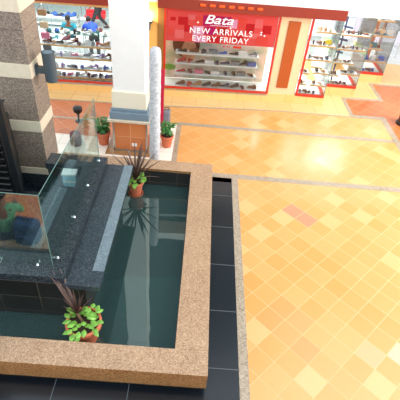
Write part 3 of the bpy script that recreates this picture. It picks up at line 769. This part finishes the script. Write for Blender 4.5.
# ------------------------------------------------------------------ stepped glass cases on the right
def case(n, x0, x1, y0, yb, names, shelves, first):
    """a glazed display case with a tiled plinth, red frame, shelves and goods"""
    t = thing('display_case', names, 'display case', (x0, y0, 0), 0, None)
    W = x1-x0; D = yb-y0; H = 2.68
    MB().box(0,W,0,D,0,.26).build('plinth', M['tile_plinth'], t)
    MB().box(0,W,0,D,.26,.30).build('base_board', M['shelfwhite'], t)
    b = MB(); b.box(0,W,-.01,.07,.26,.34,.004); b.box(W-.07,W+.01,.07,D,.26,.34,.004)
    b.build('red_frame', M['red'], t)
    if first: MB().box(0,.06,-.01,.05,.34,H).build('frame_upright', M['red'], t)
    MB().box(.06 if first else 0,W-.005,.02,.03,.34,H).build('front_glass', M['glass_shop'], t)
    MB().box(W-.02,W-.01,.03,D,.34,H).build('side_glass', M['glass_shop'], t)
    b = MB(); b.tube([(W-.008,.022,.34),(W-.008,.022,H)], .008, 6); b.build('glass_edge', M['glass_edge'], t)
    for z, a, c in shelves:
        s = MB().box(W*a+.02, W*c-.03, .12, .45, z-.03, z, .003).build('shelf', M['shelfwhite'], t)
        MB().box(W*a+.02, W*c-.03, .10, .12, z-.04, z+.004).build('edging', M['wood'], s)
    return t
SH1 = [(.62,0,.36),(.62,.42,1),(.98,0,.36),(1.02,.42,1),(1.42,.1,1),(1.85,.1,1),(2.25,.2,.9)]
case(1, 3.02, 3.93, 12.58, 13.5, 'first glass display case of sandals beside the cream panel', SH1, True)
SH2 = [(.62,.0,.5),(.7,.5,1),(1.05,0,.8),(1.5,.1,1),(1.95,.1,1)]
case(2, 3.95, 5.2, 13.52, 14.9, 'middle glass display case stepping back, blue strapped rack inside', SH2, False)
SH3 = [(.7,.1,1),(1.15,0,.8),(1.6,.1,1),(2.1,.1,.9)]
case(3, 5.22, 6.55, 14.92, 16.3, 'farthest glass display case with clothes and bags', SH3, False)
pal = ['brown','black','tan','brown','maroon','black','beige','brown','grey','navy']
for ci, (x0, x1, y0, SH, nm) in enumerate(((3.02,3.93,12.58,SH1,'first'),(3.95,5.2,13.52,SH2,'middle'),(5.22,6.55,14.92,SH3,'farthest'))):
    W = x1-x0
    for si, (z, a, c) in enumerate(SH+[(.302,.05,.85)]):
        L0, L1 = x0+W*a+.06, x0+W*c-.08; n = max(2, int((L1-L0)/.14))
        for k in range(n):
            kind = 'bag' if (ci == 2 and k % 2 == 0 and z > .5) else 'shoe'
            c_ = rnd.choice(pal if ci < 2 else ['tan','teal','white','brown','blue','beige','grey'])
            side = 'base' if si == len(SH) else f'{ORD[si]} shelf up'
            good(kind, rnd.randrange(3), c_, (L0+(L1-L0)*(k+.5)/n, y0+.28, z+.003), rnd.uniform(-.8,.8),
                 f'{c_} {"handbag" if kind=="bag" else "shoe"} on {side} of the {nm} glass case, {ORD[k]} from left', f'goods in the {nm} glass case', .95 if kind == 'shoe' else .8)
# yellow price card in the first case
t = tag(MB().lathe([(0,0),(.1,0),(.1,.006),(0,.006)], seg=24, xf=Matrix.Rotation(PI/2,4,'X') @ Matrix.Diagonal((1,.7,1,1))).build('price_card', mat('yellow_card', srgb(238,214,40), .5), loc=(3.66, 12.70, 1.97)), 'round yellow card in the first glass case', 'card')
# blue strap rack
t = thing('sandal_rack', 'tall blue strapped rack of sandals inside the middle glass case', 'rack', (4.3, 13.95, .30))
for s_ in (-.14,.14): MB().tube([(s_,0,0),(s_*.8,0,2.3)], .03, 8).build('upright', M['navy_cloth'], t)
for k in range(7):
    MB().box(-.14,.14,-.05,.05,.98+k*.2,1.03+k*.2,.01,Matrix.Rotation(.12*(-1)**k,4,'Y')).build('rung', M['navy_cloth'], t)
# tilted counters of the shop behind the cases
t = thing('display_counter', 'white sloping counter with green lined tray between the glass cases', 'counter', (4.6, 15.95, .015), -.35)
MB().box(-.35,.35,-.9,.9,0.26,.8,.01).build('counter_body', M['shelfwhite'], t)
MB().box(-.28,.28,-.8,.8,.8,.83).build('tray', mat('pale_green_lining', srgb(176,206,150), .6), t)
# brown pole and hanging silver garments at the far right
t = thing('wooden_pole', 'slim brown wooden pole beside the hanging silver dresses', 'pole', (6.4, 16.6, 0))
MB().tube([(0,0,0),(0,0,2.85)], .09, 12).build('shaft', mat('brown_wood', srgb(150,84,56), .5), t)
MB().box(-.14,.14,-.14,.14,0,.1,.01).build('base', M['black'], t)
silver = mat('silver_grey_cloth', srgb(168,180,186), .6, .3, 16)
for k in range(4):
    prf = [(.03,.95),(.16,.9),(.13,.6),(.2,0),(.17,0),(.1,.6),(0,.9)]
    o = MB().lathe(prf, seg=14, xf=Matrix.Diagonal((.66,.6,1,1))).build('dress', silver, smooth=True, loc=(6.85+k*.28, 17.2+k*.1, 1.15))
    tag(o, f'silver grey dress hanging at the far right of the shops, {ORD[k]} from the left', 'dress', 'silver dresses at the far right')
t = thing('garment_rail', 'chrome rail carrying the silver grey dresses', 'rail', (7.25, 17.35, 0), .34)
MB().tube([(-.75,0,2.1),(.75,0,2.1)], .02, 8).build('bar', M['chrome'], t)
for s_ in (-.75,.75): MB().tube([(s_,0,0),(s_,0,2.1)], .02, 8).build('upright', M['chrome'], t)
navy = mat('navy_cloth_plain', srgb(40,40,110), .7, .1)
for k in range(3):
    o = MB().lathe([(0,.34),(.07,.33),(.12,.28),(.11,.0),(.09,.0),(0,.3)], seg=12, xf=Matrix.Diagonal((1,.6,1,1))).build('folded_top', navy, smooth=True, loc=(8.15+.05*k, 16.6, .95+.42*k))
    tag(o, f'small navy top on the stand at the right edge, {["lowest","middle","topmost"][k]}', 'top', 'navy tops at the right edge')
t = thing('clothes_stand', 'thin pale stand holding navy tops at the right edge', 'stand', (8.2, 16.75, 0))
MB().tube([(0,0,0),(0,0,2.3)], .02, 8).build('pole', M['chrome'], t)
MB().lathe([(0,0),(.2,0),(.2,.02),(0,.03)]).build('base', M['white'], t)
struct(MB().box(6.6, 14, 19.5, 19.7, 0, 3).build('wall_far_right', mat('lavender_white_wall', srgb(226,220,236), .6, .02)))
struct(MB().box(3.9, 14, 16.9, 19.6, -.03, .015).build('floor', M['shop_floor']))
# dark brown stand at the right edge
t = thing('dark_bin', 'dark brown bin cut by the right edge of the photo', 'bin', (6.36, 11.8, .004))
MB().lathe([(0,0),(.2,0),(.24,.85),(.27,.87),(.27,.92),(.2,.92),(.18,.8),(0,.8)], seg=28).build('bin_body', mat('dark_brown_metal', srgb(72,40,28), .35), t)
MB().lathe([(0,0),(.25,0),(.25,.04),(.2,.05)], seg=28).build('foot_ring', M['black'], t)

# ------------------------------------------------------------------ people
def skin_mesh(name, nodes, edges, m, parent, sub=2, extra=None):
    keys = list(nodes); me = bpy.data.meshes.new('sk'); me.from_pydata([nodes[k][0] for k in keys], [(keys.index(a), keys.index(b)) for a, b in edges], [])
    o = bpy.data.objects.new('sk', me); COL.objects.link(o)
    md = o.modifiers.new('s', 'SKIN'); 
    for i, k in enumerate(keys):
        r = nodes[k][1]; r = r if isinstance(r, tuple) else (r, r)
        me.skin_vertices[0].data[i].radius = r; me.skin_vertices[0].data[i].use_root = (i == 0)
    o.modifiers.new('u', 'SUBSURF').levels = sub
    bpy.context.view_layer.update()
    ev = bpy.data.meshes.new_from_object(o.evaluated_get(bpy.context.evaluated_depsgraph_get()))
    bpy.data.objects.remove(o)
    if extra:
        bm = bmesh.new(); bm.from_mesh(ev)
        for c, r in extra:
            v = bmesh.ops.create_uvsphere(bm, u_segments=10, v_segments=6, radius=1)['verts']
            bmesh.ops.transform(bm, matrix=Matrix.Translation(c) @ Matrix.Diagonal((*r, 1)), verts=v)
        bm.to_mesh(ev); bm.free()
    ev.materials.clear(); ev.materials.append(m)
    for p in ev.polygons: p.use_smooth = True
    r = bpy.data.objects.new(name, ev); COL.objects.link(r); r.parent = parent
    return r

def person(label, loc, rotz, P, shirt, trouser, hair=M['hair'], sleeve=.6, hide_cap=False):
    """P: joint positions in the person's frame, facing +y"""
    t = thing('person', label, 'person', loc, rotz)
    V = {k: Vector(v) for k, v in P.items()}
    nd = {'pel': (V['pel'], .125), 'waist': (V['waist'], (.13,.10)), 'chest': (V['chest'], (.155,.11)), 'neck0': (V['neck'], (.07,.065)),
          'neck1': (V['neck']+(V['head']-V['neck'])*.4, .05), 'head': (V['head'], (.075,.088)), 'crown': (V['head']+(V['head']-V['neck']).normalized()*.09, (.06,.07))}
    ed = [('pel','waist'),('waist','chest'),('chest','neck0'),('neck0','neck1'),('neck1','head'),('head','crown')]
    fw = Vector((0,1,0))
    for s, q in (('l',-1),('r',1)):
        nd['sh'+s] = (V['sh'+s], .062); nd['el'+s] = (V['el'+s], .042); nd['wr'+s] = (V['wr'+s], .028)
        nd['hip'+s] = (V['pel']+Vector((q*.09,0,-.02)), .09); nd['kn'+s] = (V['kn'+s], .058); nd['an'+s] = (V['an'+s], .04)
        nd['toe'+s] = (V['an'+s]+Vector((0,.17,-.05)), .032)
        ed += [('chest','sh'+s),('sh'+s,'el'+s),('el'+s,'wr'+s),('pel','hip'+s),('hip'+s,'kn'+s),('kn'+s,'an'+s),('an'+s,'toe'+s)]
        d = (V['wr'+s]-V['el'+s]).normalized(); side = d.cross(Vector((0,0,1))).normalized() if abs(d.z) < .9 else Vector((1,0,0))
        nd['palm'+s] = (V['wr'+s]+d*.06, (.034,.02)); ed.append(('wr'+s,'palm'+s))
        for f, (off, ln) in enumerate(((-.032,.065),(-.011,.08),(.011,.075),(.032,.06))):
            a = V['wr'+s]+d*.1+side*off; bnd = a+d*ln*.5+Vector((0,0,-.005)); c = bnd+d*ln*.45+Vector((0,0,-.02))
            nd[f'f{f}a{s}'] = (a, .009); nd[f'f{f}b{s}'] = (bnd, .0085); nd[f'f{f}c{s}'] = (c, .0075)
            ed += [('palm'+s, f'f{f}a{s}'), (f'f{f}a{s}', f'f{f}b{s}'), (f'f{f}b{s}', f'f{f}c{s}')]
        a = V['wr'+s]+d*.035-side*.045*q; nd['ta'+s] = (a, .011); nd['tb'+s] = (a+d*.04-side*.015*q, .009); ed += [('palm'+s,'ta'+s),('ta'+s,'tb'+s)]
    H = V['head']
    extra = [((H.x, H.y+.09, H.z), (.014,.02,.022)), ((H.x-.08, H.y, H.z+.0), (.012,.02,.03)), ((H.x+.08, H.y, H.z), (.012,.02,.03))]
    body = skin_mesh('body', nd, ed, M['skin'], t, 2, extra)
    MB().ell((H.x-.03,H.y+.083,H.z+.025),(.013,.008,.008),8).ell((H.x+.03,H.y+.083,H.z+.025),(.013,.008,.008),8).build('eyes', M['black'], t)
    MB().ell((H.x,H.y+.083,H.z-.045),(.024,.008,.007),8).build('mouth', GOODS['maroon'], t)
    b = MB(); b.ell((H.x, H.y-.02, H.z+.05), (.095,.108,.1), 18); b.build('hair', hair, t, smooth=True)
    # shirt
    n2 = {'pel': (V['pel']+Vector((0,0,.0)), .14), 'waist': (V['waist'], (.145,.12)), 'chest': (V['chest'], (.17,.125)), 'col': (V['neck']-(V['neck']-V['chest'])*.15, (.08,.075))}
    e2 = [('pel','waist'),('waist','chest'),('chest','col')]
    for s in 'lr':
        n2['sh'+s] = (V['sh'+s], .076); n2['sl'+s] = (V['sh'+s]+(V['el'+s]-V['sh'+s])*min(1,sleeve), .062); e2 += [('chest','sh'+s),('sh'+s,'sl'+s)]
        if sleeve > 1: n2['cf'+s] = (V['el'+s]+(V['wr'+s]-V['el'+s])*.85, .042); e2.append(('sl'+s,'cf'+s))
    skin_mesh('shirt', n2, e2, shirt, t)
    n3 = {'pel': (V['pel'], .14)}; e3 = []
    for s, q in (('l',-1),('r',1)):
        n3['hip'+s] = (nd['hip'+s][0], .105); n3['kn'+s] = (V['kn'+s], .078); n3['an'+s] = (V['an'+s]+(V['kn'+s]-V['an'+s])*.12, .062)
        e3 += [('pel','hip'+s),('hip'+s,'kn'+s),('kn'+s,'an'+s)]
    skin_mesh('trousers', n3, e3, trouser, t)
    for s in 'lr':
        A = V['an'+s]; MB().ell((A.x, A.y+.07, A.z-.04), (.05,.14,.045), 12).build('shoe', GOODS['black'], t, smooth=True)
    return t
SIT = dict(pel=(0,0,.55), waist=(0,.02,.75), chest=(0,.06,.98), neck=(0,.1,1.14), head=(0,.16,1.27), shl=(-.2,.06,1.07), shr=(.2,.06,1.07), ell=(-.27,.22,.86), elr=(.27,.22,.86),
           wrl=(-.16,.42,.86), wrr=(.16,.42,.86), knl=(-.12,.42,.52), knr=(.12,.42,.52), anl=(-.13,.42,.09), anr=(.13,.42,.09))
stl = lambda name, loc, label: None
def stool(loc, label):
    t = thing('stool', label, 'stool', loc)
    MB().lathe([(0,.20),(.17,.20),(.18,.22),(.18,.24),(.16,.26),(0,.26)], seg=20).build('seat', M['bench_red'], t)
    for k in range(4):
        a = PI/4+k*PI/2; MB().tube([(.12*math.cos(a),.12*math.sin(a),.2),(.17*math.cos(a),.17*math.sin(a),0)], .015, 8).build('leg', M['chrome'], t)
stool((-4.86, 15.5, .012), 'low stool under the person in the teal patterned top')
LOW = {k: ((v[0], v[1], v[2]-.16) if k[:2] not in ('kn','an') else (v[0], v[1]-.05, v[2])) for k, v in SIT.items()}
person('person in teal patterned top with short black hair seated at a white shop table', (-4.86, 15.5, .0), PI, LOW, M['teal_shirt'], M['dark_trouser'])
BEND = dict(pel=(0,-.2,.92), waist=(0,-.05,1.05), chest=(0,.18,1.13), neck=(0,.34,1.16), head=(0,.45,1.2), shl=(-.19,.24,1.1), shr=(.19,.24,1.1), ell=(-.26,.38,.9), elr=(.26,.36,.88),
            wrl=(-.2,.55,.84), wrr=(.2,.55,.84), knl=(-.12,-.12,.5), knr=(.12,-.14,.5), anl=(-.13,-.2,.09), anr=(.13,-.2,.09))
person('person in bright blue shirt bending over a white shop table', (-3.86, 14.75, 0.012), .5, BEND, M['blue_shirt'], M['dark_trouser'])
WALK = dict(pel=(0,0,.92), waist=(0,0,1.08), chest=(0,.02,1.3), neck=(0,.03,1.47), head=(0,.05,1.62), shl=(-.2,.02,1.4), shr=(.2,.02,1.4), ell=(-.26,.1,1.13), elr=(.26,-.1,1.13),
            wrl=(-.25,.28,.95), wrr=(.26,-.1,.88), knl=(-.1,.2,.5), knr=(.1,-.02,.48), anl=(-.1,.34,.09), anr=(.1,-.36,.14))
person('person in red top and dark trousers walking through the back of the shop', (-4.35, 17.8, .012), 1.75, WALK, M['red_shirt'], M['dark_trouser'])
# person on the near pool rim, seen in the glass
LAP = {k: Vector(v)+Vector((0,0,-.01)) for k, v in SIT.items()}
person('person in mottled green knit top sitting on the near pool rim, mirrored in the glass', (-3.2, 3.06, .0), PI-.25, SIT, M['green_cloth'], M['dark_trouser'], sleeve=1.2)
t = thing('backpack', 'dark blue backpack resting on the near pool rim, mirrored in the glass', 'backpack', (-2.80, 3.13, RZ), .1)
MB().box(-.2,.2,-.14,.12,0,.44,.07).build('bag_body', M['navy_cloth'], t, smooth=True)
MB().box(-.15,.15,.1,.19,.04,.24,.035).build('front_pocket', M['navy_cloth'], t, smooth=True)
MB().tube([(-.06,0,.43),(-.04,0,.5),(.04,0,.5),(.06,0,.43)], .012, 8).build('handle', GOODS['black'], t)
for s_ in (-.12,.12): MB().tube([(s_,-.13,.4),(s_,-.2,.3),(s_,-.2,.15),(s_,-.13,.06)], .018, 8).build('strap', GOODS['black'], t)

# ------------------------------------------------------------------ light
w = bpy.data.worlds.new('World'); SC.world = w; w.use_nodes = True
bg = w.node_tree.nodes['Background']; bg.inputs[0].default_value = (.86, .93, 1, 1); bg.inputs[1].default_value = 1.15
def area(name, loc, rot, sx, sy, power, col=(1,1,1)):
    l = bpy.data.lights.new(name, 'AREA'); l.shape = 'RECTANGLE'; l.size = sx; l.size_y = sy; l.energy = power; l.color = col
    o = bpy.data.objects.new(name, l); COL.objects.link(o); o.location = loc; o.rotation_euler = rot; return o
area('skylight', (8.2, 8.4, 11), (0, 0, 0), 8, 9, 300, (1, .97, .92))
area('side_fill_light', (13, 8, 6), (0, math.radians(72), 0), 6, 9, 1150, (1, .97, .92))  # area light added on the right to brighten faces turned that way
area('shop_fill_light', (-5.0, 15.5, 2.8), (0,0,0), 6, 5, 270)  # this and the next two: unseen area lights added to brighten the shops
area('shop_fill_light', (2.2, 14.3, 2.8), (0,0,0), 7, 2.2, 290)
area('shop_fill_light', (7.5, 17.0, 2.8), (0,0,0), 5, 4, 50)
l = bpy.data.lights.new('uplight_bulb', 'POINT'); l.energy = 12; l.color = (1,.8,.5); l.shadow_soft_size = .06
o = bpy.data.objects.new('uplight_bulb', l); COL.objects.link(o); o.location = (FW(-1.6,-.14,2.38))

# ------------------------------------------------------------------ camera
yaw, pitch, roll, F = 2.63656986e-02, 6.87375188e-01, 9.76845564e-02, 421.94
cy, sy, cp, sp = math.cos(yaw), math.sin(yaw), math.cos(pitch), math.sin(pitch)
f = Vector((sy*cp, cy*cp, -sp)); r = Vector((cy, -sy, 0)); u = r.cross(f)
r2 = math.cos(roll)*r+math.sin(roll)*u; u2 = -math.sin(roll)*r+math.cos(roll)*u
cam = bpy.data.cameras.new('camera'); cam.sensor_width = 36; cam.lens = F/400*36; cam.clip_end = 200
co = bpy.data.objects.new('camera', cam); COL.objects.link(co)
mw = Matrix((r2, u2, -f)).transposed().to_4x4(); mw.translation = (0, 0, 6); co.matrix_world = mw
SC.camera = co
vs = SC.view_settings; vs.view_transform = 'Standard'; vs.look = 'None'; vs.gamma = 1; vs.use_curve_mapping = False; vs.exposure = .55
